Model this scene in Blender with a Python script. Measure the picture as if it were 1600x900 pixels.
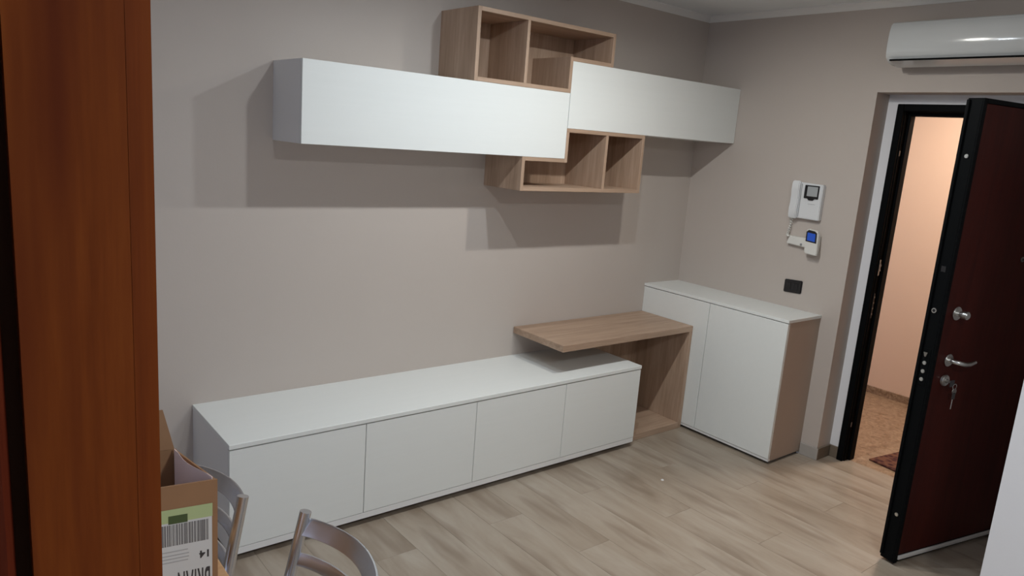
import bpy, bmesh, math, random
from mathutils import Vector, Matrix
random.seed(7)
S = bpy.context.scene
for o_ in list(bpy.data.objects):
    bpy.data.objects.remove(o_)
COL = S.collection

# ------------------------------------------------------------------ camera
cam_d = bpy.data.cameras.new('camera')
cam = bpy.data.objects.new('camera', cam_d)
COL.objects.link(cam)
cam_d.sensor_fit = 'HORIZONTAL'
cam_d.sensor_width = 36.0
cam_d.lens = 1153.5355 / 1600 * 36.0
cam_d.clip_start = 0.02
_r = Vector((0.78274901, -0.61774565, 0.07546062))
_u = Vector((0.06602387, 0.20299846, 0.9769506))
_d = Vector((0.61882537, 0.75972491, -0.1996828))
M = Matrix.Identity(4)
for i in range(3):
    M[i][0], M[i][1], M[i][2] = _r[i], _u[i], -_d[i]
M.translation = Vector((-4.20687, -3.29495, 1.80005))
cam.matrix_world = M
S.camera = cam

# ------------------------------------------------------------------ light
S.view_settings.view_transform = 'Standard'
S.view_settings.look = 'None'
S.view_settings.gamma = 1.0
S.view_settings.use_curve_mapping = False
S.view_settings.exposure = 0.0

W = bpy.data.worlds.new('sky')
S.world = W
W.use_nodes = True
W.node_tree.nodes['Background'].inputs['Color'].default_value = (0.63, 0.74, 1.0, 1)
W.node_tree.nodes['Background'].inputs['Strength'].default_value = 1.7


def area(name, loc, rot, sx, sy, power, col, shape='RECTANGLE', spread=math.pi):
    l = bpy.data.lights.new(name, 'AREA')
    l.shape = shape
    l.size = sx
    if shape in ('RECTANGLE', 'ELLIPSE'):
        l.size_y = sy
    l.energy = power
    l.color = col
    l.spread = spread
    o = bpy.data.objects.new(name, l)
    o.location = loc
    o.rotation_euler = rot
    COL.objects.link(o)
    return o


PI = math.pi
# three heads of a ceiling spot bar, a lamp in the room behind, a lamp on the landing
area('ceiling_spot_light', (-2.62, -1.25, 2.60), (0, 0, 0), 0.06, 0.06, 7.4, (0.93, 1.0, 1.04), 'DISK')
area('ceiling_spot_light', (-1.97, -1.25, 2.60), (0, 0, 0), 0.06, 0.06, 10.6, (0.90, 1.0, 1.08), 'DISK')
area('ceiling_spot_light', (-1.50, -1.25, 2.60), Vector((0.08, -0.13, -0.988)).to_track_quat('-Z', 'Y').to_euler(), 0.06, 0.06, 13.6, (1.0, 0.97, 0.90), 'DISK')
area('rear_ceiling_light', (-3.05, -3.60, 2.60), (0, 0, 0), 0.20, 0.20, 35.0, (0.95, 0.985, 1.0), 'DISK')
area('hall_ceiling_light', (0.85, -1.50, 2.60), (0, 0, 0), 0.30, 0.30, 35.0, (1.0, 0.86, 0.73), 'DISK')
p_ = area('window_portal', (-5.58, -2.10, 1.155), (0, -PI / 2, 0), 2.19, 1.1, 1.0, (1, 1, 1))
p_.data.cycles.is_portal = True


# ------------------------------------------------------------------ helpers
def srgb(r, g, b):
    f = lambda c: (c / 255 / 12.92) if c / 255 <= 0.04045 else ((c / 255 + 0.055) / 1.055) ** 2.4
    return (f(r), f(g), f(b), 1)


def mat(name, col, rough=0.6, metal=0.0, spec=0.5, bump=0.0, bscale=200.0, var=0.0, vscale=3.0, emit=None, coat=0.0):
    m = bpy.data.materials.new(name)
    m.use_nodes = True
    nt = m.node_tree
    b = nt.nodes['Principled BSDF']
    b.inputs['Base Color'].default_value = col
    b.inputs['Roughness'].default_value = rough
    b.inputs['Metallic'].default_value = metal
    b.inputs['Specular IOR Level'].default_value = spec
    b.inputs['Coat Weight'].default_value = coat
    tc = nt.nodes.new('ShaderNodeTexCoord')
    if var > 0:
        n = nt.nodes.new('ShaderNodeTexNoise')
        n.inputs['Scale'].default_value = vscale
        n.inputs['Detail'].default_value = 5
        nt.links.new(tc.outputs['Object'], n.inputs['Vector'])
        mx = nt.nodes.new('ShaderNodeMix')
        mx.data_type = 'RGBA'
        mx.inputs['A'].default_value = tuple(c * (1 - var) for c in col[:3]) + (1,)
        mx.inputs['B'].default_value = tuple(min(1, c * (1 + var)) for c in col[:3]) + (1,)
        nt.links.new(n.outputs['Fac'], mx.inputs['Factor'])
        nt.links.new(mx.outputs['Result'], b.inputs['Base Color'])
    if bump > 0:
        n2 = nt.nodes.new('ShaderNodeTexNoise')
        n2.inputs['Scale'].default_value = bscale
        n2.inputs['Detail'].default_value = 3
        nt.links.new(tc.outputs['Object'], n2.inputs['Vector'])
        bp = nt.nodes.new('ShaderNodeBump')
        bp.inputs['Strength'].default_value = bump
        bp.inputs['Distance'].default_value = 0.002
        nt.links.new(n2.outputs['Fac'], bp.inputs['Height'])
        nt.links.new(bp.outputs['Normal'], b.inputs['Normal'])
    if emit:
        b.inputs['Emission Color'].default_value = emit[0]
        b.inputs['Emission Strength'].default_value = emit[1]
    return m


def wood(name, c_dark, c_mid, c_light, scale, rough=0.5, per_object=0.0, coords='Object', fine=0.35, bump=0.15, coat=0.0, blotch=None, spec=0.5):
    """streaky wood; scale stretches the noise (small number = along the grain)"""
    m = bpy.data.materials.new(name)
    m.use_nodes = True
    nt = m.node_tree
    N = nt.nodes.new
    L = nt.links.new
    b = nt.nodes['Principled BSDF']
    b.inputs['Roughness'].default_value = rough
    b.inputs['Coat Weight'].default_value = coat
    b.inputs['Coat Roughness'].default_value = 0.15
    b.inputs['Specular IOR Level'].default_value = spec
    tc = N('ShaderNodeTexCoord')
    mp = N('ShaderNodeMapping')
    mp.inputs['Scale'].default_value = scale
    L(tc.outputs[coords], mp.inputs['Vector'])
    vec = mp.outputs['Vector']
    oi = N('ShaderNodeObjectInfo')
    if per_object > 0:
        mul = N('ShaderNodeVectorMath')
        mul.operation = 'SCALE'
        mul.inputs[0].default_value = (37.0, 53.0, 71.0)
        L(oi.outputs['Random'], mul.inputs['Scale'])
        ad = N('ShaderNodeVectorMath')
        ad.operation = 'ADD'
        L(vec, ad.inputs[0])
        L(mul.outputs[0], ad.inputs[1])
        vec = ad.outputs[0]
    n1 = N('ShaderNodeTexNoise')
    n1.inputs['Scale'].default_value = 1.0
    n1.inputs['Detail'].default_value = 6
    n1.inputs['Roughness'].default_value = 0.6
    n1.inputs['Distortion'].default_value = 0.6
    L(vec, n1.inputs['Vector'])
    n2 = N('ShaderNodeTexNoise')
    n2.inputs['Scale'].default_value = 7.0
    n2.inputs['Detail'].default_value = 4
    L(vec, n2.inputs['Vector'])
    mx = N('ShaderNodeMix')
    mx.inputs['Factor'].default_value = fine
    L(n1.outputs['Fac'], mx.inputs['A'])
    L(n2.outputs['Fac'], mx.inputs['B'])
    fac = mx.outputs['Result']
    if per_object > 0:
        ma = N('ShaderNodeMath')
        ma.operation = 'MULTIPLY_ADD'
        L(oi.outputs['Random'], ma.inputs[0])
        ma.inputs[1].default_value = per_object
        ma.inputs[2].default_value = -per_object / 2
        aa = N('ShaderNodeMath')
        aa.operation = 'ADD'
        L(ma.outputs[0], aa.inputs[0])
        L(fac, aa.inputs[1])
        fac = aa.outputs[0]
    cr = N('ShaderNodeValToRGB')
    cr.color_ramp.elements[0].position = 0.30
    cr.color_ramp.elements[0].color = c_dark
    cr.color_ramp.elements[1].position = 0.70
    cr.color_ramp.elements[1].color = c_light
    e = cr.color_ramp.elements.new(0.5)
    e.color = c_mid
    L(fac, cr.inputs['Fac'])
    col = cr.outputs['Color']
    if blotch:
        nb = N('ShaderNodeTexNoise')
        nb.inputs['Scale'].default_value = 1.0
        nb.inputs['Detail'].default_value = 2
        mpb = N('ShaderNodeMapping')
        mpb.inputs['Scale'].default_value = blotch[0]
        L(tc.outputs[coords], mpb.inputs['Vector'])
        L(mpb.outputs[0], nb.inputs['Vector'])
        crb = N('ShaderNodeValToRGB')
        crb.color_ramp.elements[0].position = 0.55
        crb.color_ramp.elements[0].color = (0, 0, 0, 1)
        crb.color_ramp.elements[1].position = 0.72
        crb.color_ramp.elements[1].color = (1, 1, 1, 1)
        L(nb.outputs['Fac'], crb.inputs['Fac'])
        mb = N('ShaderNodeMix')
        mb.data_type = 'RGBA'
        L(crb.outputs['Color'], mb.inputs['Factor'])
        L(col, mb.inputs['A'])
        mb.inputs['B'].default_value = blotch[1]
        col = mb.outputs['Result']
    L(col, b.inputs['Base Color'])
    bp = N('ShaderNodeBump')
    bp.inputs['Strength'].default_value = bump
    bp.inputs['Distance'].default_value = 0.001
    L(n2.outputs['Fac'], bp.inputs['Height'])
    L(bp.outputs['Normal'], b.inputs['Normal'])
    return m


MAT = {}
MAT['wall'] = mat('taupe_wall_paint', (0.525, 0.465, 0.42, 1), 0.75, bump=0.12, bscale=120, var=0.03, vscale=1.5)
MAT['white_paint'] = mat('white_wall_paint', (0.80, 0.80, 0.825, 1), 0.7, bump=0.1, bscale=120)
MAT['ceiling'] = mat('ceiling_paint', (0.80, 0.82, 0.83, 1), 0.8, bump=0.06, bscale=60)
MAT['cornice'] = mat('cornice_plaster', (0.80, 0.79, 0.77, 1), 0.6)
MAT['white'] = wood('white_matt_lacquer', (0.765, 0.785, 0.765, 1), (0.775, 0.795, 0.775, 1), (0.785, 0.805, 0.785, 1), (1.5, 40, 40), rough=0.42, bump=0.02)
MAT['white_side'] = mat('white_side_laminate', (0.77, 0.77, 0.76, 1), 0.5)
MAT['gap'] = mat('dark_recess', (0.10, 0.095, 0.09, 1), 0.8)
oc = ((0.30, 0.20, 0.135, 1), (0.415, 0.285, 0.20, 1), (0.52, 0.375, 0.275, 1))
MAT['oak_v'] = wood('oak_laminate_upright', *oc, (14, 14, 0.9), rough=0.5)
MAT['oak_x'] = wood('oak_laminate_lengthwise', *oc, (0.9, 14, 14), rough=0.5)
MAT['tan'] = mat('tan_side_laminate', (0.43, 0.335, 0.27, 1), 0.5, var=0.04, vscale=6)
MAT['plank'] = wood('wood_look_tile', (0.235, 0.182, 0.134, 1), (0.335, 0.277, 0.217, 1), (0.405, 0.352, 0.292, 1), (6.0, 1.3, 1.0), rough=0.36, per_object=0.06, fine=0.10, bump=0.02,
                    blotch=((9.0, 1.7, 1.0), (0.225, 0.172, 0.128, 1)))
MAT['grout'] = mat('tile_grout', (0.34, 0.295, 0.24, 1), 0.8)
MAT['skirt'] = mat('taupe_skirting_tile', (0.17, 0.135, 0.10, 1), 0.4, var=0.15, vscale=12)
MAT['skirt_reflection'] = mat('skirting_tile_painted_reflection', (0.40, 0.37, 0.34, 1), 0.25, var=0.1, vscale=12)  # skirting tile again, with a reflection painted into the colour as a paler tone
MAT['black'] = mat('black_powder_coat', (0.004, 0.0045, 0.005, 1), 0.5, spec=0.04, bump=0.05, bscale=500)
MAT['mahogany'] = wood('mahogany_panel', (0.024, 0.003, 0.002, 1), (0.040, 0.005, 0.003, 1), (0.055, 0.008, 0.005, 1), (10, 10, 0.8), rough=0.5, bump=0.05, spec=0.14)
MAT['cherry'] = wood('cherry_veneer', (0.115, 0.024, 0.0035, 1), (0.15, 0.034, 0.005, 1), (0.18, 0.046, 0.007, 1), (45, 45, 3), rough=0.5, spec=0.12, fine=0.4, bump=0.05,
                     blotch=((38, 38, 2.2), (0.09, 0.016, 0.003, 1)))
MAT['cherry_edge'] = wood('cherry_veneer_streaked', (0.105, 0.021, 0.0035, 1), (0.14, 0.030, 0.0048, 1), (0.165, 0.040, 0.006, 1), (60, 60, 2.0), rough=0.5, spec=0.12, fine=0.3, bump=0.05,
                     blotch=((90, 90, 2.6), (0.045, 0.008, 0.002, 1)))
MAT['cherry_red'] = wood('cherry_veneer_red', (0.05, 0.007, 0.003, 1), (0.07, 0.011, 0.004, 1), (0.09, 0.015, 0.005, 1), (60, 60, 4), rough=0.5, spec=0.12)
MAT['cherry_dark'] = mat('dark_groove_veneer', (0.03, 0.009, 0.003, 1), 0.6, spec=0.1)
MAT['peach'] = mat('peach_hall_paint', (0.72, 0.525, 0.395, 1), 0.7, bump=0.08, bscale=100)
MAT['alu'] = mat('brushed_aluminium', (0.66, 0.68, 0.72, 1), 0.27, metal=1.0)
MAT['steel'] = mat('satin_steel', (0.62, 0.62, 0.60, 1), 0.3, metal=1.0)
MAT['brass_dim'] = mat('dim_steel', (0.35, 0.33, 0.31, 1), 0.35, metal=1.0)
MAT['card'] = mat('cardboard', (0.29, 0.155, 0.075, 1), 0.8, var=0.08, vscale=20)
MAT['card_in'] = mat('pale_pink_lining', (0.80, 0.62, 0.57, 1), 0.6)
MAT['label'] = mat('label_paper', (0.60, 0.60, 0.585, 1), 0.6)
MAT['green'] = mat('pale_green_print', (0.42, 0.50, 0.25, 1), 0.6)
MAT['dgreen'] = mat('dark_green_print', (0.06, 0.09, 0.03, 1), 0.6)
MAT['ink'] = mat('black_ink', (0.045, 0.04, 0.04, 1), 0.7)
MAT['greyink'] = mat('grey_ink', (0.17, 0.165, 0.165, 1), 0.7)
MAT['paleink'] = mat('pale_ink', (0.40, 0.395, 0.39, 1), 0.7)
MAT['table'] = wood('table_wood', (0.40, 0.22, 0.10, 1), (0.48, 0.28, 0.14, 1), (0.55, 0.34, 0.18, 1), (1.0, 14, 14), rough=0.4)
MAT['seat'] = wood('chair_seat_wood', (0.30, 0.16, 0.07, 1), (0.38, 0.21, 0.10, 1), (0.44, 0.26, 0.13, 1), (14, 1, 14), rough=0.4)
MAT['plastic'] = mat('white_plastic', (0.72, 0.73, 0.74, 1), 0.3)
MAT['ac'] = mat('white_gloss_plastic', (0.62, 0.64, 0.64, 1), 0.11)
MAT['cream'] = mat('cream_plastic', (0.72, 0.71, 0.67, 1), 0.35)
MAT['black_plastic'] = mat('black_plastic', (0.012, 0.012, 0.014, 1), 0.3)
MAT['slot'] = mat('matt_black_slot', (0.006, 0.006, 0.006, 1), 1.0, spec=0.0)
MAT['screen_grey'] = mat('grey_screen_glass', (0.38, 0.40, 0.41, 1), 0.2)
MAT['blue_screen'] = mat('blue_lcd', (0.01, 0.05, 0.30, 1), 0.2, emit=((0.03, 0.14, 0.75, 1), 0.22))
MAT['button'] = mat('grey_button', (0.25, 0.25, 0.25, 1), 0.5)
MAT['seal'] = mat('grey_door_seal', (0.55, 0.53, 0.51, 1), 0.5)
MAT['dark_blue'] = mat('key_head_dark', (0.03, 0.028, 0.03, 1), 0.4)


def hall_floor_mat():
    m = mat('brown_granite', (0.3, 0.2, 0.13, 1), 0.3)
    nt = m.node_tree
    b = nt.nodes['Principled BSDF']
    tc = nt.nodes.new('ShaderNodeTexCoord')
    n = nt.nodes.new('ShaderNodeTexNoise')
    n.inputs['Scale'].default_value = 22
    n.inputs['Detail'].default_value = 8
    n.inputs['Roughness'].default_value = 0.7
    n.inputs['Distortion'].default_value = 1.2
    cr = nt.nodes.new('ShaderNodeValToRGB')
    cr.color_ramp.elements[0].position = 0.35
    cr.color_ramp.elements[0].color = (0.17, 0.10, 0.055, 1)
    cr.color_ramp.elements[1].position = 0.68
    cr.color_ramp.elements[1].color = (0.42, 0.30, 0.20, 1)
    nt.links.new(tc.outputs['Object'], n.inputs['Vector'])
    nt.links.new(n.outputs['Fac'], cr.inputs['Fac'])
    nt.links.new(cr.outputs['Color'], b.inputs['Base Color'])
    return m


def mat_mat():
    m = mat('red_patterned_mat', (0.1, 0.02, 0.02, 1), 0.95)
    nt = m.node_tree
    b = nt.nodes['Principled BSDF']
    tc = nt.nodes.new('ShaderNodeTexCoord')
    w = nt.nodes.new('ShaderNodeTexVoronoi')
    w.inputs['Scale'].default_value = 26
    cr = nt.nodes.new('ShaderNodeValToRGB')
    cr.color_ramp.elements[0].position = 0.25
    cr.color_ramp.elements[0].color = (0.04, 0.005, 0.006, 1)
    cr.color_ramp.elements[1].position = 0.6
    cr.color_ramp.elements[1].color = (0.14, 0.055, 0.03, 1)
    nt.links.new(tc.outputs['Object'], w.inputs['Vector'])
    nt.links.new(w.outputs['Distance'], cr.inputs['Fac'])
    nt.links.new(cr.outputs['Color'], b.inputs['Base Color'])
    return m


MAT['granite'] = hall_floor_mat()
MAT['mat'] = mat_mat()


class MB:
    def __init__(s):
        s.bm = bmesh.new()

    def box(s, x0, x1, y0, y1, z0, z1, bev=0.0, seg=1):
        t = bmesh.new()
        bmesh.ops.create_cube(t, size=1.0)
        sx, sy, sz = abs(x1 - x0), abs(y1 - y0), abs(z1 - z0)
        c = Vector(((x0 + x1) / 2, (y0 + y1) / 2, (z0 + z1) / 2))
        for v in t.verts:
            v.co = Vector((v.co.x * sx, v.co.y * sy, v.co.z * sz)) + c
        if bev > 0:
            bmesh.ops.bevel(t, geom=list(t.edges), offset=min(bev, 0.45 * min(sx, sy, sz)), segments=seg, affect='EDGES', profile=0.5)
        s._join(t)
        return s

    def _join(s, t, mtx=None):
        if mtx is not None:
            bmesh.ops.transform(t, matrix=mtx, verts=list(t.verts))
        tm = bpy.data.meshes.new('tmp')
        t.to_mesh(tm)
        t.free()
        s.bm.from_mesh(tm)
        bpy.data.meshes.remove(tm)

    def prism(s, pts, axis, a0, a1, bev=0.0, seg=2):
        """extrude a 2D outline along an axis ('x': pts=(y,z); 'y': pts=(x,z); 'z': pts=(x,y))"""
        t = bmesh.new()

        def P(p, a):
            return {'x': (a, p[0], p[1]), 'y': (p[0], a, p[1]), 'z': (p[0], p[1], a)}[axis]
        A = [t.verts.new(P(p, a0)) for p in pts]
        B = [t.verts.new(P(p, a1)) for p in pts]
        n = len(pts)
        t.faces.new(A)
        t.faces.new(list(reversed(B)))
        for i in range(n):
            t.faces.new((A[i], B[i], B[(i + 1) % n], A[(i + 1) % n]))
        bmesh.ops.recalc_face_normals(t, faces=list(t.faces))
        if bev > 0:
            ed = [e for e in t.edges if e.calc_face_angle(0) > 0.5]
            bmesh.ops.bevel(t, geom=ed, offset=bev, segments=seg, affect='EDGES')
        s._join(t)
        return s

    def cyl(s, p0, p1, r0, r1=None, n=20, bev=0.0):
        r1 = r0 if r1 is None else r1
        p0, p1 = Vector(p0), Vector(p1)
        d = p1 - p0
        t = bmesh.new()
        bmesh.ops.create_cone(t, cap_ends=True, segments=n, radius1=r0, radius2=r1, depth=d.length)
        if bev > 0:
            ed = [e for e in t.edges if len(e.link_faces) == 2 and any(len(f.verts) > 4 for f in e.link_faces)]
            bmesh.ops.bevel(t, geom=ed, offset=bev, segments=2, affect='EDGES')
        q = Vector((0, 0, 1)).rotation_difference(d.normalized())
        s._join(t, Matrix.Translation((p0 + p1) / 2) @ q.to_matrix().to_4x4())
        return s

    def tube(s, pts, r, n=10, flat=None, roll=0.0):
        """round tube through points; flat=(w,h,up) makes a flat bar"""
        pts = [Vector(p) for p in pts]
        rings = []
        t = s.bm
        for i, p in enumerate(pts):
            a = pts[max(0, i - 1)]
            b = pts[min(len(pts) - 1, i + 1)]
            d = (b - a).normalized()
            up = Vector((0, 0, 1)) if abs(d.z) < 0.95 else Vector((1, 0, 0))
            sd = d.cross(up).normalized()
            u2 = sd.cross(d).normalized()
            if roll:
                sd, u2 = sd * math.cos(roll) + u2 * math.sin(roll), u2 * math.cos(roll) - sd * math.sin(roll)
            rr = r[i] if isinstance(r, (list, tuple)) else r
            ring = []
            if flat:
                w, h = flat
                prof = [(w / 2 * math.copysign(abs(math.cos(q)) ** 0.35, math.cos(q)), h / 2 * math.copysign(abs(math.sin(q)) ** 0.6, math.sin(q))) for q in [2 * PI * (j + 0.5) / 14 for j in range(14)]]
                for x, y in prof:
                    ring.append(t.verts.new(p + sd * x + u2 * y))
            else:
                for k in range(n):
                    a_ = 2 * PI * k / n
                    ring.append(t.verts.new(p + sd * (rr * math.cos(a_)) + u2 * (rr * math.sin(a_))))
            rings.append(ring)
        for A, B in zip(rings, rings[1:]):
            m = len(A)
            for k in range(m):
                t.faces.new((A[k], A[(k + 1) % m], B[(k + 1) % m], B[k]))
        t.faces.new(list(reversed(rings[0])))
        t.faces.new(rings[-1])
        return s

    def xform(s, m):
        bmesh.ops.transform(s.bm, matrix=m, verts=list(s.bm.verts))
        return s

    def build(s, name, m, parent=None, origin=None, smooth=False, angle=0.6):
        """verts are in world space; origin (or the parent's place) becomes the object's own origin"""
        me = bpy.data.meshes.new(name)
        bmesh.ops.recalc_face_normals(s.bm, faces=list(s.bm.faces))
        if parent is not None:
            off = parent['_o']
            off = Vector(off)
        elif origin is not None:
            off = Vector(origin)
        else:
            off = Vector((0, 0, 0))
        for v in s.bm.verts:
            v.co -= off
        if smooth:
            for f in s.bm.faces:
                f.smooth = True
            for e in s.bm.edges:
                if len(e.link_faces) == 2 and e.calc_face_angle(0) > angle:
                    e.smooth = False
        s.bm.to_mesh(me)
        s.bm.free()
        me.materials.append(MAT[m] if isinstance(m, str) else m)
        o = bpy.data.objects.new(name, me)
        COL.objects.link(o)
        if parent is not None:
            o.parent = parent
        else:
            o.location = off
        o['_o'] = tuple(off)
        return o


def box(*a, **k):
    return MB().box(*a, **k)


def tag(o, label, cat=None, group=None, kind=None):
    o['label'] = label
    if cat:
        o['category'] = cat
    if group:
        o['group'] = group
    if kind:
        o['kind'] = kind
    return o


def struct(o, label):
    o['kind'] = 'structure'
    o['label'] = label
    return o


def thing(name, loc, label, cat, group=None):
    o = bpy.data.objects.new(name, None)
    o.empty_display_size = 0.05
    o.location = loc
    o['_o'] = tuple(loc)
    COL.objects.link(o)
    return tag(o, label, cat, group)


# ------------------------------------------------------------------ setting
ZC = 2.682
XL, YR = -5.60, -5.20
# floor: grout slab, planks on it
fl = struct(box(XL, 0.0, YR, 0.0, -0.06, -0.0025).build('floor', 'grout'), 'pale beige wood-look tiled floor laid in long planks')
box(0.0, 0.20, -2.36, -1.209, -0.06, -0.0025).build('threshold_base', 'grout', fl)
PW, PL = 0.20, 1.20
ncol = int(round((0.0 - XL) / PW))
me_cache = {}


def plank(x0, x1, y0, y1):
    key = (round(x1 - x0, 3), round(y1 - y0, 3))
    if key not in me_cache:
        g = 0.0004
        mb = MB()
        hx, hy = key[0] / 2 - g, key[1] / 2 - g
        mb.box(-hx, hx, -hy, hy, -0.006, 0.0, bev=0.0003)
        o = mb.build('plank', 'plank')
        o.parent = fl
        me_cache[key] = o.data
        first = o
    else:
        first = bpy.data.objects.new('plank', me_cache[key])
        COL.objects.link(first)
        first.parent = fl
    first.location = ((x0 + x1) / 2, (y0 + y1) / 2, random.uniform(-0.0004, 0.0))


for i in range(ncol):
    x0 = XL + i * PW
    off = [0.0, 0.4, 0.8][i % 3]
    y = 0.0 - (off if off > 0 else PL)
    prev = 0.0
    while True:
        y0 = max(y, YR)
        plank(x0, x0 + PW, y0, prev)
        prev = y0
        if y0 <= YR + 1e-6:
            break
        y -= PL
plank(0.0, 0.20, -2.36, -1.209)

wb = struct(box(XL, 0.12, 0.0, 0.12, 0, ZC).build('wall_back', 'wall'), 'long taupe painted wall behind the white and oak units')
mb = MB()
mb.box(0.0, 0.12, -1.209, 0.0, 0, ZC)
mb.box(0.0, 0.12, -2.36, -1.209, 2.1973, ZC)
mb.box(0.0, 0.12, YR, -2.36, 0, ZC)
struct(mb.build('wall_right', 'wall'), 'taupe painted end wall with the entrance door recess')
# reveal faces (taupe) and white plaster ring round the steel frame
mb = MB()
mb.box(0.12, 0.149, -1.209, -1.15, 0, 2.24)
mb.box(0.12, 0.149, -2.42, -2.36, 0, 2.24)
mb.box(0.12, 0.149, -2.36, -1.209, 2.1973, 2.24)
struct(mb.build('trim_1', 'wall'), 'taupe reveal of the entrance recess')
mb = MB()
mb.box(0.149, 0.24, -1.272, -0.9, 0, 2.45)
mb.box(0.149, 0.24, -2.7, -2.31, 0, 2.45)
mb.box(0.149, 0.24, -2.31, -1.272, 2.146, 2.45)
struct(mb.build('trim_2', 'white_paint'), 'white painted strip round the black door frame')
struct(box(XL, 0.12, YR, 0.12, ZC, ZC + 0.1).build('ceiling', 'ceiling'), 'pale grey ceiling')
# cornice: coved strip
cv = [(0, 0), (0, -0.037), (0.006, -0.037), (0.010, -0.031), (0.020, -0.019), (0.032, -0.010), (0.040, -0.006), (0.040, 0)]
mb = MB()
mb.prism([(-p[0], ZC + p[1]) for p in cv], 'x', XL, 0.0)
struct(mb.build('trim_3', 'cornice'), 'white cornice along the top of the long wall')
mb = MB()
mb.prism([(-p[0], ZC + p[1]) for p in cv], 'y', YR, 0.0)
struct(mb.build('trim_4', 'cornice'), 'white cornice along the top of the end wall')
# left wall with a window, rear wall
mb = MB()
wy0, wy1, wz0, wz1 = -2.65, -1.55, 0.06, 2.25
mb.box(XL - 0.12, XL, YR, wy0, 0, ZC)
mb.box(XL - 0.12, XL, wy1, 0.12, 0, ZC)
mb.box(XL - 0.12, XL, wy0, wy1, 0, wz0)
mb.box(XL - 0.12, XL, wy0, wy1, wz1, ZC)
struct(mb.build('wall_left', 'wall'), 'taupe wall with the window at the left end')
mb = MB()
for a, b in ((wy0, wy0 + 0.05), (-2.125, -2.075), (wy1 - 0.05, wy1)):
    mb.box(XL - 0.09, XL - 0.04, a, b, wz0, wz1)
mb.box(XL - 0.09, XL - 0.04, wy0, wy1, wz0, wz0 + 0.05)
mb.box(XL - 0.09, XL - 0.04, wy0, wy1, wz1 - 0.05, wz1)
struct(mb.build('window_1', 'white_paint'), 'white framed tall window in the left wall')
struct(box(XL - 0.12, 0.12, YR - 0.12, YR, 0, ZC).build('wall_rear', 'white_paint'), 'white wall behind the viewer')
# white wall end beside the open door
struct(box(-1.25, -0.001, -3.6, -2.51, 0, ZC).build('wall_entry', 'white_paint'), 'white wall end at the right edge beside the open door')
# partition with the cherry door casing, left foreground
struct(box(XL, -4.24, -2.845, -2.735, 0, ZC).build('wall_partition', 'white_paint'), 'partition wall behind the cherry door casing')

# skirting
def skirt(name, label, *b):
    struct(box(*b, bev=0.002).build(name, 'skirt'), label)
struct(box(-0.010, 0.0, -1.219, -1.10, 0, 0.075, bev=0.002).build('baseboard_right', 'skirt_reflection'), 'low tile skirting right of the tall cabinet, its reflection painted in as a pale tone')
skirt('baseboard_recess', 'brown tile skirting inside the entrance recess', 0.0, 0.149, -1.219, -1.209, 0, 0.075)
skirt('baseboard_frame', 'short tile skirting left of the black door frame', 0.139, 0.149, -1.270, -1.219, 0, 0.075)
skirt('baseboard_back', 'tile skirting left of the low cabinet', XL, -3.33, -0.010, 0.0, 0, 0.075)

# hall beyond the door
struct(box(0.20, 1.83, -3.3, 0.7, -0.06, -0.001).build('floor_hall', 'granite'), 'brown granite floor of the landing outside')
struct(box(1.71, 1.83, -3.3, 0.7, 0, ZC).build('wall_hall', 'peach'), 'peach painted wall of the landing outside')
struct(box(0.24, 1.71, 0.58, 0.7, 0, ZC).build('wall_hall_left', 'peach'), 'peach side wall of the landing')
struct(box(0.24, 1.71, -3.3, -3.18, 0, ZC).build('wall_hall_right', 'peach'), 'peach side wall of the landing, far right')
struct(box(0.12, 1.83, -3.3, 0.7, ZC, ZC + 0.1).build('ceiling_hall', 'ceiling'), 'ceiling of the landing')
struct(box(1.695, 1.71, -3.18, 0.58, -0.001, 0.056, bev=0.002).build('baseboard_hall', 'granite'), 'brown stone skirting of the landing')

# ------------------------------------------------------------------ entrance door
fr = MB()
ya, yb = -1.272, -2.305
fr.box(0.128, 0.150, ya, ya - 0.038, 0, 2.146, bev=0.003)
fr.box(0.128, 0.150, yb, yb + 0.038, 0, 2.146, bev=0.003)
fr.box(0.128, 0.150, ya - 0.038, yb + 0.038, 2.108, 2.146, bev=0.003)
fr.box(0.150, 0.190, ya, ya - 0.042, 0, 2.146)
fr.box(0.150, 0.190, yb, yb + 0.042, 0, 2.146)
fr.box(0.150, 0.190, ya - 0.04, yb + 0.04, 2.104, 2.146)
fr.box(0.190, 0.245, ya, ya - 0.057, 0, 2.146, bev=0.002)
fr.box(0.190, 0.245, yb, yb + 0.057, 0, 2.146, bev=0.002)
fr.box(0.190, 0.245, ya - 0.05, yb + 0.05, 2.085, 2.146, bev=0.002)
frame = struct(fr.build('trim_5', 'black'), 'black steel frame of the entrance door')
# keepers on the inner face of the jamb (face at y = ya-0.042)
yk = ya - 0.040
for z, h, w, m in ((1.875, 0.030, 0.012, 'brass_dim'), (1.215, 0.095, 0.016, 'steel'), (0.985, 0.15, 0.018, 'black_plastic'), (0.237, 0.030, 0.012, 'brass_dim')):
    k = MB().box(0.154, 0.154 + w, yk - 0.004, yk, z - h / 2, z + h / 2, bev=0.0015).build('strike_plate', m, frame)
    if z == 1.215:
        MB().tube([(0.160, yk - 0.005, z + 0.030), (0.160, yk - 0.011, z + 0.015), (0.160, yk - 0.006, z), (0.160, yk - 0.011, z - 0.02)], 0.003, n=6).build('keeper_spring', 'steel', k)
    if z == 0.985:
        for q in range(4):
            zz = z + 0.052 - q * 0.034
            MB().cyl((0.163, yk - 0.004, zz), (0.163, yk - 0.0055, zz), 0.006, n=10).build('bolt_hole', 'brass_dim', k)

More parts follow.
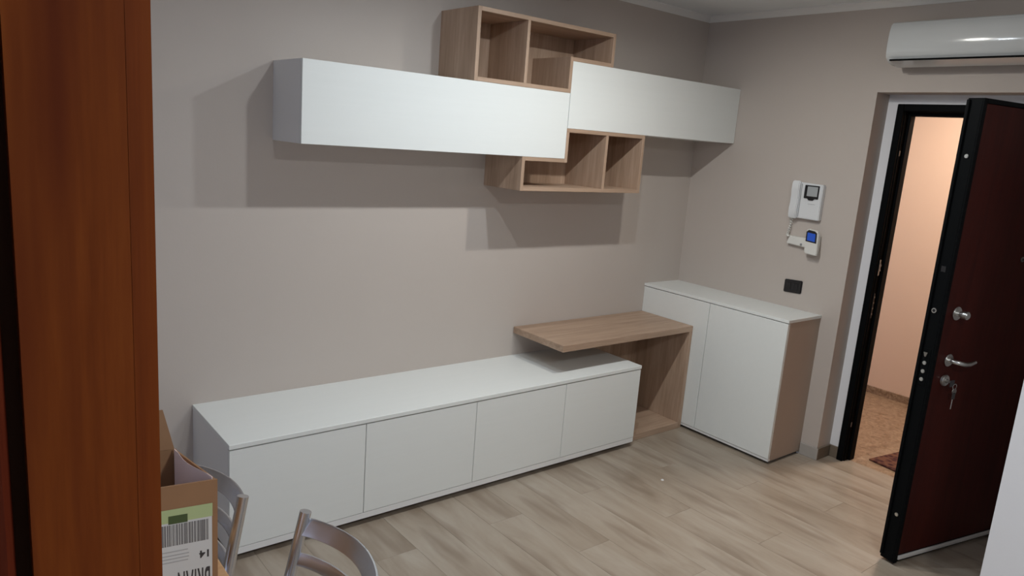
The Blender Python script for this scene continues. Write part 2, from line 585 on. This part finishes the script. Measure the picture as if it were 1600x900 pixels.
# leaf in local axes: X along the leaf from the free edge, Y out of the inside face, Z up
LA = Vector((-0.806, -2.047, 0.0))
LU = Vector((0.97880809, -0.20477969, 0))
LN = Vector((-0.20477969, -0.97880809, 0))
LM = Matrix.Identity(4)
for i in range(3):
    LM[i][0], LM[i][1], LM[i][2] = LU[i], LN[i], (0, 0, 1)[i]
LM.translation = LA
LW, LT = 0.905, 0.065
lf = MB()
lf.box(0, LW, -LT, 0, 0.012, 2.10, bev=0.002)
leaf = struct(lf.xform(LM).build('door_1', 'black', origin=LA), 'dark armoured entrance door standing open into the room')


def lpart(mb, name, m, parent=None, **k):
    return mb.xform(LM).build(name, m, parent or leaf, **k)


# black edge profile on the inside face, mahogany panel inside it
pr_ = MB()
pr_.box(-0.003, 0.020, 0.0, 0.008, 0.012, 2.10, bev=0.002)
pr_.box(LW - 0.02, LW, 0.0, 0.008, 0.012, 2.10, bev=0.002)
pr_.box(0.020, LW - 0.02, 0.0, 0.008, 2.080, 2.10, bev=0.002)
lpart(pr_, 'edge_profile', 'black')
lpart(MB().box(0.021, LW - 0.021, 0.0, 0.006, 0.052, 2.079, bev=0.0015), 'inside_panel', 'mahogany')
tag(lpart(MB().box(0.022, LW - 0.021, 0.0, 0.012, 0.026, 0.045, bev=0.003), 'bottom_seal', 'seal'), 'pale grey draught seal along the bottom edge')
lpart(MB().cyl((0.022, 0.006, 0.0), (0.03, 0.006, 0.0), 0.001), 'seal_screw', 'steel').location.z = 0.036
# rebate step on the edge face
lpart(MB().box(-0.010, 0.0, -LT + 0.001, -LT + 0.014, 0.03, 2.094, bev=0.002), 'edge_rebate', 'black')
# bolts and latch on the free edge
for yy, z, r in ((-0.023, 1.865, 0.0085), (-0.030, 0.968, 0.0085), (-0.030, 0.930, 0.0085), (-0.030, 0.893, 0.0085), (-0.022, 0.245, 0.0085)):
    b = lpart(MB().cyl((0.0, yy, z), (-0.007, yy, z), r, n=18, bev=0.002), 'bolt', 'steel', smooth=True)
mb = MB().cyl((0.0, -0.033, 1.204), (-0.004, -0.033, 1.204), 0.011, n=20)
rg = lpart(mb, 'deadbolt_ring', 'steel', smooth=True)
lpart(MB().cyl((-0.004, -0.033, 1.204), (-0.0048, -0.033, 1.204), 0.007, n=18), 'ring_hole', 'black_plastic', rg)
lpart(MB().prism([(-0.022, 1.016), (-0.041, 1.016), (-0.034, 0.996), (-0.028, 0.996)], 'x', -0.008, 0.0, bev=0.001), 'latch', 'brass_dim')
lpart(MB().box(-0.003, 0.0, -0.038, -0.018, 1.375, 1.400, bev=0.001), 'edge_plate', 'black_plastic')
lpart(MB().box(-0.002, 0.0, -0.045, -0.012, 0.865, 1.035, bev=0.001), 'lock_faceplate', 'black')
# knob
kn = lpart(MB().cyl((0.095, 0.006, 1.197), (0.095, 0.014, 1.197), 0.030, n=28, bev=0.003), 'knob_rosette', 'steel', smooth=True)
k2 = MB().cyl((0.095, 0.014, 1.197), (0.095, 0.034, 1.197), 0.012, n=20)
k2.cyl((0.095, 0.030, 1.197), (0.095, 0.060, 1.197), 0.019, 0.017, n=24, bev=0.004)
lpart(k2, 'thumb_knob', 'steel', kn, smooth=True)
# lever
rs = lpart(MB().cyl((0.100, 0.006, 0.985), (0.100, 0.015, 0.985), 0.028, n=28, bev=0.003), 'lever_rosette', 'steel', smooth=True)
lv = MB().tube([(0.100, 0.015, 0.985), (0.100, 0.042, 0.985), (0.106, 0.052, 0.984), (0.120, 0.057, 0.981), (0.150, 0.058, 0.975), (0.185, 0.057, 0.974), (0.222, 0.055, 0.980)],
               [0.010, 0.010, 0.0105, 0.0105, 0.0095, 0.009, 0.0075], n=12)
lpart(lv, 'lever', 'steel', rs, smooth=True)
cy_ = lpart(MB().cyl((0.098, 0.006, 0.893), (0.098, 0.020, 0.893), 0.027, 0.024, n=28, bev=0.003), 'cylinder_rosette', 'steel', smooth=True)
lpart(MB().cyl((0.098, 0.020, 0.893), (0.098, 0.023, 0.893), 0.010, n=18), 'lock_cylinder', 'brass_dim', cy_, smooth=True)
pe = lpart(MB().cyl((0.497, 0.006, 1.433), (0.497, 0.012, 1.433), 0.012, n=18, bev=0.002), 'peephole', 'brass_dim', smooth=True)
lpart(MB().cyl((0.497, 0.012, 1.433), (0.497, 0.0135, 1.433), 0.006, n=14), 'peephole_lens', 'black_plastic', pe)
# three hinge barrels at the far side
for z in (0.25, 1.05, 1.85):
    lpart(MB().cyl((LW + 0.006, -0.008, z - 0.06), (LW + 0.006, -0.008, z + 0.06), 0.010, n=12), 'hinge', 'black')

# keys in the lock
kp = LM @ Vector((0.118, 0.026, 0.878))
keys = thing('key_bunch', kp, 'bunch of keys hanging from the lower lock of the open door', 'keys')


def kpart(mb, name, m, **k):
    return mb.xform(LM).build(name, m, keys, **k)


kpart(MB().box(0.094, 0.102, 0.022, 0.042, 0.888, 0.898, bev=0.001), 'key_blade', 'steel')
kpart(MB().box(0.092, 0.120, 0.040, 0.044, 0.872, 0.902, bev=0.002, seg=2), 'key_head', 'dark_blue')
ring = [(0.122 + 0.013 * math.cos(a), 0.046, 0.872 + 0.013 * math.sin(a)) for a in [2 * PI * i / 14 for i in range(15)]]
kpart(MB().tube(ring, 0.0015, n=6), 'key_ring', 'steel', smooth=True)
mb = MB().cyl((0.125, 0.044, 0.850), (0.125, 0.048, 0.850), 0.014, n=14)
kpart(mb, 'key_head', 'brass_dim')
kpart(MB().box(0.108, 0.130, 0.048, 0.052, 0.815, 0.845, bev=0.002), 'key_head', 'dark_blue')
kpart(MB().box(0.114, 0.120, 0.048, 0.051, 0.770, 0.816, bev=0.001), 'key_blade', 'steel')

# doormat outside
mm = MB().box(-0.02, 0.62, -0.42, 0.0, 0.0, 0.010, bev=0.003)
mm.xform(Matrix.Translation((0.335, -1.390, -0.0008)) @ Matrix.Rotation(math.radians(-9), 4, 'Z'))
tag(mm.build('doormat', 'mat', origin=(0.335, -1.39, -0.0008)), 'dark red patterned doormat on the landing floor outside the door', 'doormat')

# ------------------------------------------------------------------ left foreground: cherry casing
cs = tag(box(-4.1715, -4.1180, -2.852, -2.730, 0, 2.25).build('door_casing', 'cherry', origin=(-4.14, -2.79, 0)),
         'glossy reddish-brown wooden door casing filling the left edge of the view', 'door casing')
tag(box(-4.1182, -4.1055, -2.8520, -2.730, 0, 2.25).build('edge_strip', 'cherry_edge', cs), 'darker streaked strip along the right edge of the casing')
tag(box(-4.180, -4.1705, -2.840, -2.735, 0, 2.25).build('groove', 'cherry_dark', cs), 'dark groove beside the casing board')
tag(box(-4.240, -4.179, -2.850, -2.735, 0, 2.25, bev=0.004).build('outer_board', 'cherry_red', cs), 'redder outer board at the very edge')

# ------------------------------------------------------------------ low cabinet
X0, X1, D1, H1 = -3.313, -0.888, 0.5037, 0.52
lc = thing('low_cabinet', ((X0 + X1) / 2, -D1 / 2, 0), 'long low white cabinet with four plain doors along the taupe wall', 'cabinet')
body = MB()
body.box(X0, X1, -D1 + 0.021, 0.0, 0.042, 0.500)
body.build('body', 'white_side', lc)
box(X0 - 0.002, X1 + 0.002, -D1 - 0.003, 0.0, 0.500, H1, bev=0.0012).build('top_board', 'white', lc)
box(X0, X1, -D1 + 0.001, -D1 + 0.03, 0.031, 0.060, bev=0.001).build('bottom_rail', 'white_side', lc)
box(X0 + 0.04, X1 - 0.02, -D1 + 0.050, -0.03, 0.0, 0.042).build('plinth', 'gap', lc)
spl = [X0, -2.710, -2.098, -1.492, X1]
for i in range(4):
    gl = 0.0015 if i else 0
    gr = 0.0015 if i < 3 else 0
    box(spl[i] + gl, spl[i + 1] - gr, -D1, -D1 + 0.020, 0.0625, 0.4945, bev=0.001).build('door', 'white', lc)

# ------------------------------------------------------------------ oak desk
XD0, XDR, DD, HD = -1.490, -0.357, 0.4464, 0.697
dk = thing('desk', (XDR - 0.25, -DD / 2, 0), 'C-shaped oak desk reaching over the right end of the low white cabinet', 'desk')
box(XD0, XDR, -DD, -0.003, HD - 0.038, HD, bev=0.0015).build('desk_top', 'oak_x', dk)
box(XDR - 0.030, XDR, -DD, -0.003, 0.0, HD - 0.038, bev=0.0012).build('side_panel', 'oak_v', dk)
box(X1 + 0.004, XDR - 0.030, -DD, -0.003, 0.0, 0.040, bev=0.0012).build('bottom_panel', 'oak_x', dk)
box(X1 + 0.004, XDR - 0.030, -0.021, -0.004, 0.040, HD - 0.038).build('back_panel', 'oak_v', dk)

# ------------------------------------------------------------------ tall cabinet
DT, WT, HT = 0.3532, 1.0972, 0.8913
tc_ = thing('tall_cabinet', (-DT / 2, -WT / 2, 0), 'waist-high white two-door cabinet in the corner with a tan end panel', 'cabinet')
box(-DT + 0.021, 0.0, -WT + 0.018, 0.0, 0.034, HT - 0.018).build('body', 'white_side', tc_)
tag(box(-DT + 0.021, 0.0, -WT, -WT + 0.018, 0.018, HT - 0.018, bev=0.0008).build('end_panel', 'tan', tc_), 'tan laminate end panel')
box(-DT - 0.002, 0.0, -WT - 0.003, 0.0, HT - 0.018, HT, bev=0.0012).build('top_board', 'white', tc_)
box(-DT + 0.004, -DT + 0.030, -WT, 0.0, 0.018, 0.034, bev=0.001).build('bottom_rail', 'white_side', tc_)
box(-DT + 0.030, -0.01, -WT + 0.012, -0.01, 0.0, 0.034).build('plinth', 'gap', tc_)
for a, b in ((-0.0, -0.548), (-0.551, -WT)):
    box(-DT, -DT + 0.020, b, a - 0.001, 0.036, HT - 0.0225, bev=0.001).build('door', 'white', tc_)

# ------------------------------------------------------------------ wall units
DU = 0.318


def wall_unit(x0, x1, z0, z1, label):
    t = thing('wall_cabinet', ((x0 + x1) / 2, 0, z0), label, 'wall cabinet', 'white flap-front wall cabinets')
    box(x0, x1, -DU + 0.0205, 0.0, z0, z1, bev=0.0008).build('body', 'white_side', t)
    box(x0, x1, -DU, -DU + 0.019, z0, z1, bev=0.001).build('flap_door', 'white', t)
    return t


wall_unit(-2.962, -1.4885, 1.7075, 2.0492, 'left white wall cabinet, the lower and longer-looking of the two')
wall_unit(-1.4850, -0.003, 1.8682, 2.2127, 'right white wall cabinet, higher up and reaching the room corner')
T = 0.020
EX0, EX1, EZ0, EZ1 = -2.112, -1.187, 2.0500, 2.389
up = thing('open_shelf_box', ((EX0 + EX1) / 2, 0, EZ0), 'upper oak open shelf box standing on the left white wall cabinet', 'shelf', 'oak open shelf boxes')
CX = -1.4856
zr = 2.2133
box(EX0, EX0 + T, -DU, 0, EZ0, EZ1, bev=0.0008).build('side_panel', 'oak_v', up)
box(EX1 - T, EX1, -DU, 0, zr, EZ1, bev=0.0008).build('side_panel', 'oak_v', up)
box(EX0 + T, EX1 - T, -DU, 0, EZ1 - T, EZ1, bev=0.0008).build('top_panel', 'oak_x', up)
box(EX0 + T, CX, -DU, 0, EZ0, EZ0 + T, bev=0.0008).build('bottom_panel', 'oak_x', up)
box(CX - T, CX, -DU, 0, EZ0 + T, zr + T, bev=0.0008).build('step_upright', 'oak_v', up)
box(CX, EX1 - T, -DU, 0, zr, zr + T, bev=0.0008).build('step_shelf', 'oak_x', up)
box(-1.808, -1.790, -DU, -0.006, EZ0 + T, EZ1 - T, bev=0.0008).build('divider', 'oak_v', up)
mb = MB()
mb.box(EX0 + T, CX - T, -0.006, 0, EZ0 + T, EZ1 - T)
mb.box(CX - T, EX1 - T, -0.006, 0, zr + T, EZ1 - T)
mb.build('back_panel', 'oak_v', up)

GX0, GX1, GZ0 = -1.780, -0.868, 1.5315
lo = thing('open_shelf_box', ((GX0 + GX1) / 2, 0, GZ0), 'lower oak open shelf box hanging under the two white wall cabinets', 'shelf', 'oak open shelf boxes')
AX = -1.4879
zl, zt = 1.7070, 1.8676
box(GX0, GX0 + T, -DU, 0, GZ0, zl, bev=0.0008).build('side_panel', 'oak_v', lo)
box(GX1 - T, GX1, -DU, 0, GZ0, zt, bev=0.0008).build('side_panel', 'oak_v', lo)
box(GX0 + T, GX1 - T, -DU, 0, GZ0, GZ0 + T, bev=0.0008).build('bottom_panel', 'oak_x', lo)
box(AX, GX1 - T, -DU, 0, zt - T, zt, bev=0.0008).build('top_panel', 'oak_x', lo)
box(AX, AX + T, -DU, 0, zl - T, zt - T, bev=0.0008).build('step_upright', 'oak_v', lo)
box(GX0 + T, AX, -DU, 0, zl - T, zl, bev=0.0008).build('step_shelf', 'oak_x', lo)
box(-1.188, -1.168, -DU, -0.006, GZ0 + T, zt - T, bev=0.0008).build('divider', 'oak_v', lo)
mb = MB()
mb.box(AX + T, GX1 - T, -0.006, 0, GZ0 + T, zt - T)
mb.box(GX0 + T, AX + T, -0.006, 0, GZ0 + T, zl - T)
mb.build('back_panel', 'oak_v', lo)

# ------------------------------------------------------------------ air conditioner
AY0, AY1 = -1.318, -2.17
ac = thing('air_conditioner', (-0.1, (AY0 + AY1) / 2, 2.315), 'white split air conditioner high on the end wall above the entrance door', 'air conditioner')
prof = [(0.0, 2.325), (-0.12, 2.322), (-0.165, 2.330), (-0.198, 2.352), (-0.208, 2.385), (-0.210, 2.43), (-0.206, 2.48), (-0.196, 2.520), (-0.180, 2.533), (0.0, 2.535)]
MB().prism(prof, 'y', AY1, AY0, bev=0.006, seg=3).build('casing', 'ac', ac, smooth=True, angle=0.9)
box(-0.209, -0.150, AY1 + 0.03, AY0 - 0.028, 2.3365, 2.3445).build('outlet_slot', 'slot', ac)
fl_ = MB().prism([(-0.203, 2.336), (-0.120, 2.312), (-0.119, 2.317), (-0.203, 2.341)], 'y', AY1 + 0.03, AY0 - 0.030)
fl_.build('louvre', 'ac', ac)

# ------------------------------------------------------------------ intercom
ic = thing('intercom', (0, -0.9, 1.45), 'white video intercom with handset and small grey screen on the end wall', 'intercom')
mb = MB().prism([(-0.812, 1.667), (-1.000, 1.661), (-1.000, 1.449), (-0.812, 1.452)], 'x', -0.036, 0.0, bev=0.004, seg=2)
mb.build('base', 'plastic', ic, smooth=True, angle=0.9)
hs = MB()
hp = [(-0.046, 1.445), (-0.055, 1.470), (-0.056, 1.510), (-0.051, 1.54), (-0.051, 1.585), (-0.056, 1.615), (-0.055, 1.655), (-0.046, 1.675), (-0.034, 1.672), (-0.030, 1.66), (-0.030, 1.455), (-0.036, 1.445)]
hs.prism(hp, 'y', -0.860, -0.808, bev=0.005, seg=2)
hs.build('handset', 'plastic', ic, smooth=True, angle=0.9)
box(-0.0375, -0.030, -0.868, -0.864, 1.458, 1.658).build('handset_gap', 'button', ic)
sc_ = box(-0.042, -0.033, -0.888, -0.980, 1.574, 1.653, bev=0.002).build('screen_bezel', 'black_plastic', ic)
box(-0.044, -0.040, -0.907, -0.974, 1.588, 1.646, bev=0.001).build('screen', 'screen_grey', sc_)
MB().prism([(-0.910, 1.576), (-0.960, 1.576), (-0.948, 1.564), (-0.922, 1.564)], 'x', -0.041, -0.033).build('bezel_tab', 'black_plastic', ic)
box(-0.0372, -0.035, -0.92, -0.965, 1.541, 1.5425).build('speaker_line', 'button', ic)
cord = []
for i in range(90):
    t = i / 89
    zc = 1.448 - 0.115 * math.sin(t * PI / 2 * 1.15)
    yc = -0.826 - 0.004 * math.sin(t * PI * 2) + 0.014 * math.sin(t * PI)
    a = t * 2 * PI * 13
    cord.append((-0.024 + 0.007 * math.cos(a), yc + 0.007 * math.sin(a), zc))
MB().tube(cord, 0.0028, n=6).build('cord', 'cream', ic, smooth=True)

hb = thing('wall_box', (0, -0.88, 1.30), 'small white wall box with a button below the intercom, beside the remote', 'wall box')
MB().prism([(-0.829, 1.337), (-0.955, 1.335), (-0.955, 1.278), (-0.812, 1.288)], 'x', -0.030, 0.0, bev=0.004, seg=2).build('housing', 'cream', hb, smooth=True, angle=0.9)
MB().cyl((-0.030, -0.913, 1.294), (-0.033, -0.913, 1.294), 0.007, n=14).build('button', 'button', hb)

rm = thing('remote_control', (-0.03, -0.98, 1.25), 'white remote control with a blue screen mounted below the intercom', 'remote control')
rp = [(-0.952, 1.262), (-0.962, 1.248), (-1.030, 1.243), (-1.037, 1.252), (-1.025, 1.380), (-1.012, 1.392), (-0.958, 1.397), (-0.950, 1.388)]
MB().prism(rp, 'x', -0.058, -0.0305, bev=0.004, seg=2).build('case', 'cream', rm, smooth=True, angle=0.9)
box(-0.0305, 0.0, -0.965, -1.020, 1.265, 1.36, bev=0.002).build('holder', 'cream', rm)
bz = MB().prism([(-0.954, 1.322), (-1.024, 1.316), (-1.020, 1.377), (-1.006, 1.388), (-0.966, 1.392), (-0.952, 1.380)], 'x', -0.0595, -0.056, bev=0.001, seg=1).build('screen_surround', 'black_plastic', rm)
MB().prism([(-0.963, 1.329), (-1.014, 1.325), (-1.012, 1.372), (-0.961, 1.376)], 'x', -0.0605, -0.058).build('screen', 'blue_screen', bz)

sw = thing('wall_switch', (0, -0.888, 1.02), 'black rectangular wall switch plate above the tall cabinet', 'wall switch')
MB().prism([(-0.829, 1.064), (-0.948, 1.071), (-0.948, 0.990), (-0.829, 0.984)], 'x', -0.010, 0.0, bev=0.004, seg=2).build('plate', 'black_plastic', sw, smooth=True, angle=0.9)
for i in range(3):
    y0 = -0.852 - i * 0.0245
    box(-0.0125, -0.008, y0, y0 - 0.0235, 1.006, 1.048, bev=0.001).build('rocker', 'black_plastic', sw)

# ------------------------------------------------------------------ table, box, chairs
tx0, tx1, ty0, ty1, tz = -4.50, -3.700, -2.35, -1.50, 0.75
tb = thing('dining_table', ((tx0 + tx1) / 2, (ty0 + ty1) / 2, 0), 'orange-brown wooden table under the cardboard box', 'table')
box(tx0, tx1, ty0, ty1, tz - 0.028, tz, bev=0.004, seg=2).build('table_top', 'table', tb)
ap = MB()
ap.box(tx0 + 0.08, tx1 - 0.08, ty0 + 0.08, ty0 + 0.10, tz - 0.10, tz - 0.028)
ap.box(tx0 + 0.08, tx1 - 0.08, ty1 - 0.10, ty1 - 0.08, tz - 0.10, tz - 0.028)
ap.box(tx0 + 0.08, tx0 + 0.10, ty0 + 0.10, ty1 - 0.10, tz - 0.10, tz - 0.028)
ap.box(tx1 - 0.10, tx1 - 0.08, ty0 + 0.10, ty1 - 0.10, tz - 0.10, tz - 0.028)
ap.build('apron', 'table', tb)
box(-4.26, -4.16, -1.97, -1.87, 0.04, tz - 0.028, bev=0.004).build('pedestal', 'table', tb)
box(-4.46, -4.08, -1.95, -1.89, 0, 0.04, bev=0.004).build('foot', 'table', tb)
box(-4.24, -4.18, -2.25, -1.60, 0, 0.038, bev=0.004).build('foot', 'table', tb)

# cardboard box, its own axes: X to the right along the front, Y back, Z up; origin = right front bottom corner
BO = Vector((-3.738, -1.750, tz))
ba = math.radians(-8.5)
SH = Matrix.Identity(4)
SH[0][1] = -0.33
BM = Matrix.Translation(BO) @ Matrix.Rotation(ba, 4, 'Z') @ SH
BW, BD, BH, th = 0.34, 0.195, 0.268, 0.004
cb = thing('cardboard_box', BO, 'open brown cardboard box with a white barcode label on the table', 'box')


def bpart(mb, name, m, **k):
    return mb.xform(BM).build(name, m, cb, **k)


sh = MB()
sh.box(-BW, 0, 0, th, 0.0, BH)
sh.box(-BW, -BW + th, th, BD - th, 0.0, BH)
sh.box(-BW, 0, BD - th, BD, 0.0, BH)
sh.box(-BW + th, -th, th, BD - th, 0.0, th)
sh.box(-th, 0, th, BD - th, 0.0, BH - 0.002)
bpart(sh, 'carton', 'card')
# pale inner flap lining the right side, slightly curled
t_ = MB()
n = 8
for i in range(n):
    y0, y1 = th + 0.004 + (BD - 2 * th - 0.012) * i / n, th + 0.004 + (BD - 2 * th - 0.012) * (i + 1) / n
    f = lambda y: 0.006 + 0.012 * math.sin(PI * (y - th) / (BD - 2 * th)) ** 2
    a0, a1 = f(y0), f(y1)
    t_.prism([(-a0 - 0.002, y0), (-a0, y0), (-a1, y1), (-a1 - 0.002, y1)], 'z', 0.05, BH + 0.004)
bmesh.ops.remove_doubles(t_.bm, verts=list(t_.bm.verts), dist=0.0003)
tag(bpart(t_, 'side_flap', 'card_in', smooth=True), 'pale pinkish side flap folded down inside')
# back flap standing up, leaning back a little
fb = MB().box(-BW + 0.006, -0.004, -th / 2, th / 2, 0.0, 0.095)
fb.xform(Matrix.Translation((0, BD - 0.002, BH)) @ Matrix.Rotation(math.radians(-14), 4, 'X'))
for v in fb.bm.verts:
    if v.co.z > BH + 0.05 and v.co.x > -0.1:
        v.co.x -= 0.014
bpart(fb, 'back_flap', 'card')
# label on the front (print is flat): green strip, barcode, upside-down text
LB = bpart(MB().box(-0.30, -0.012, -0.0008, 0.0, 0.035, 0.186), 'label', 'label')
bpart(MB().box(-0.30, -0.011, -0.0012, -0.0006, 0.183, 0.214), 'green_strip', 'green')
bpart(MB().box(-0.100, -0.062, -0.0016, -0.001, 0.180, 0.199), 'dark_green_block', 'dgreen')
br = MB()
x = -0.020
rb = random.Random(3)
while x > -0.29:
    w = rb.choice([0.0010, 0.0010, 0.0018, 0.0026, 0.0034])
    br.box(x - w, x, -0.0013, -0.0007, 0.128, 0.178)
    x -= w + rb.choice([0.0007, 0.001, 0.0014, 0.002])
bpart(br, 'barcode', 'greyink')
ln = MB()
for zz, a, b in ((0.113, -0.085, -0.062), (0.104, -0.10, -0.06), (0.096, -0.13, -0.06), (0.088, -0.115, -0.062)):
    ln.box(a - 0.04, b, -0.0013, -0.0007, zz, zz + 0.0025)
bpart(ln, 'small_print', 'paleink')


def text(body, size, rx, rz, name, m, bold=0.0, sx=1.0, gap=1.0):
    cu = bpy.data.curves.new(name, 'FONT')
    cu.body = body
    cu.size = size
    cu.extrude = 0.0003
    cu.space_character = gap
    cu.offset = bold
    tmp = bpy.data.objects.new('tmp', cu)
    COL.objects.link(tmp)
    dg = bpy.context.evaluated_depsgraph_get()
    me = bpy.data.meshes.new_from_object(tmp.evaluated_get(dg))
    bpy.data.objects.remove(tmp)
    mb = MB()
    mb.bm.from_mesh(me)
    # upright on the front face, then turned upside down about its start corner
    mb.xform(Matrix.Translation((rx, -0.0011, rz)) @ Matrix.Rotation(PI, 4, 'Y') @ Matrix.Rotation(PI / 2, 4, 'X') @ Matrix.Diagonal((sx, 1, 1, 1)))
    return bpart(mb, name, m)


text('14', 0.024, -0.015, 0.103, 'number', 'ink', 0.0006)
text('BRIAN', 0.085, -0.016, 0.060, 'lettering', 'ink', 0.0015, sx=0.245, gap=1.2)


# aluminium chair: origin on the floor between the rear legs; faces -X
def make_chair(name, loc, label, turn=0.0):
    c = thing(name, loc, label, 'chair', 'aluminium chairs with slatted backs')
    c['_o'] = (0, 0, 0)
    hw = 0.18
    lean = 0.23
    H = 0.85
    zb = 0.45

    def px(z):
        return 0.0 if z < 0.0 else (z - H) * lean if z > zb else (zb - H) * lean + (zb - z) * 0.10
    for sgn in (1, -1):
        pts = [(px(z), sgn * hw, z) for z in (0.0, 0.2, 0.40, 0.45, 0.50, 0.65, 0.75, H)]
        m_ = MB().tube(pts, 0.0145, n=16)
        m_.build('back_post', 'alu', c, smooth=True)
    for k, zc in enumerate((0.812, 0.730, 0.650, 0.570)):
        pts = []
        for i in range(17):
            t = i / 16
            y = hw - 2 * hw * t
            bul = 0.062 * math.sin(PI * t) ** 0.8 if 0 < t < 1 else 0.0
            pts.append((px(zc) + bul, y, zc))
        MB().tube(pts, 0.01, flat=(0.009, 0.046 if k == 0 else 0.034), roll=math.radians(31 if k == 0 else 18)).build('back_slat', 'alu', c, smooth=True)
    xb = px(zb)
    MB().box(xb - 0.40, xb - 0.016, -0.19, 0.19, 0.440, 0.462, bev=0.008, seg=2).build('seat', 'seat', c)
    for sgn in (1, -1):
        MB().tube([(xb - 0.36, sgn * 0.165, 0.440), (xb - 0.375, sgn * 0.175, 0.2), (xb - 0.39, sgn * 0.18, 0.0)], 0.0125, n=14).build('front_leg', 'alu', c, smooth=True)
        MB().tube([(xb - 0.02 + 0.0, sgn * hw, 0.425), (xb - 0.36, sgn * 0.166, 0.425)], 0.009, n=10).build('seat_rail', 'alu', c, smooth=True)
        MB().tube([(px(0.2), sgn * hw, 0.2), (xb - 0.375, sgn * 0.175, 0.2)], 0.008, n=10).build('stretcher', 'alu', c, smooth=True)
    c['_o'] = tuple(loc)
    c.rotation_euler = (0, 0, turn)
    return c


make_chair('dining_chair', (-3.507, -1.872, 0), 'aluminium chair nearest the viewer, its curved slatted back in front of the floor')
q_ = math.radians(18)
make_chair('dining_chair', (-3.611 - 0.18 * math.sin(q_), -1.541 + 0.18 * math.cos(q_), 0), 'aluminium chair partly hidden behind the cardboard box', q_)

# tiny shiny scrap lying on the floor
tag(MB().cyl((-1.082, -0.909, 0.0), (-1.082, -0.909, 0.004), 0.009, 0.006, n=9).build('paper_scrap', 'plastic', origin=(-1.082, -0.909, 0)),
    'tiny white scrap lying on the middle of the tiled floor', 'scrap')

for o_ in bpy.data.objects:
    if '_o' in o_:
        del o_['_o']
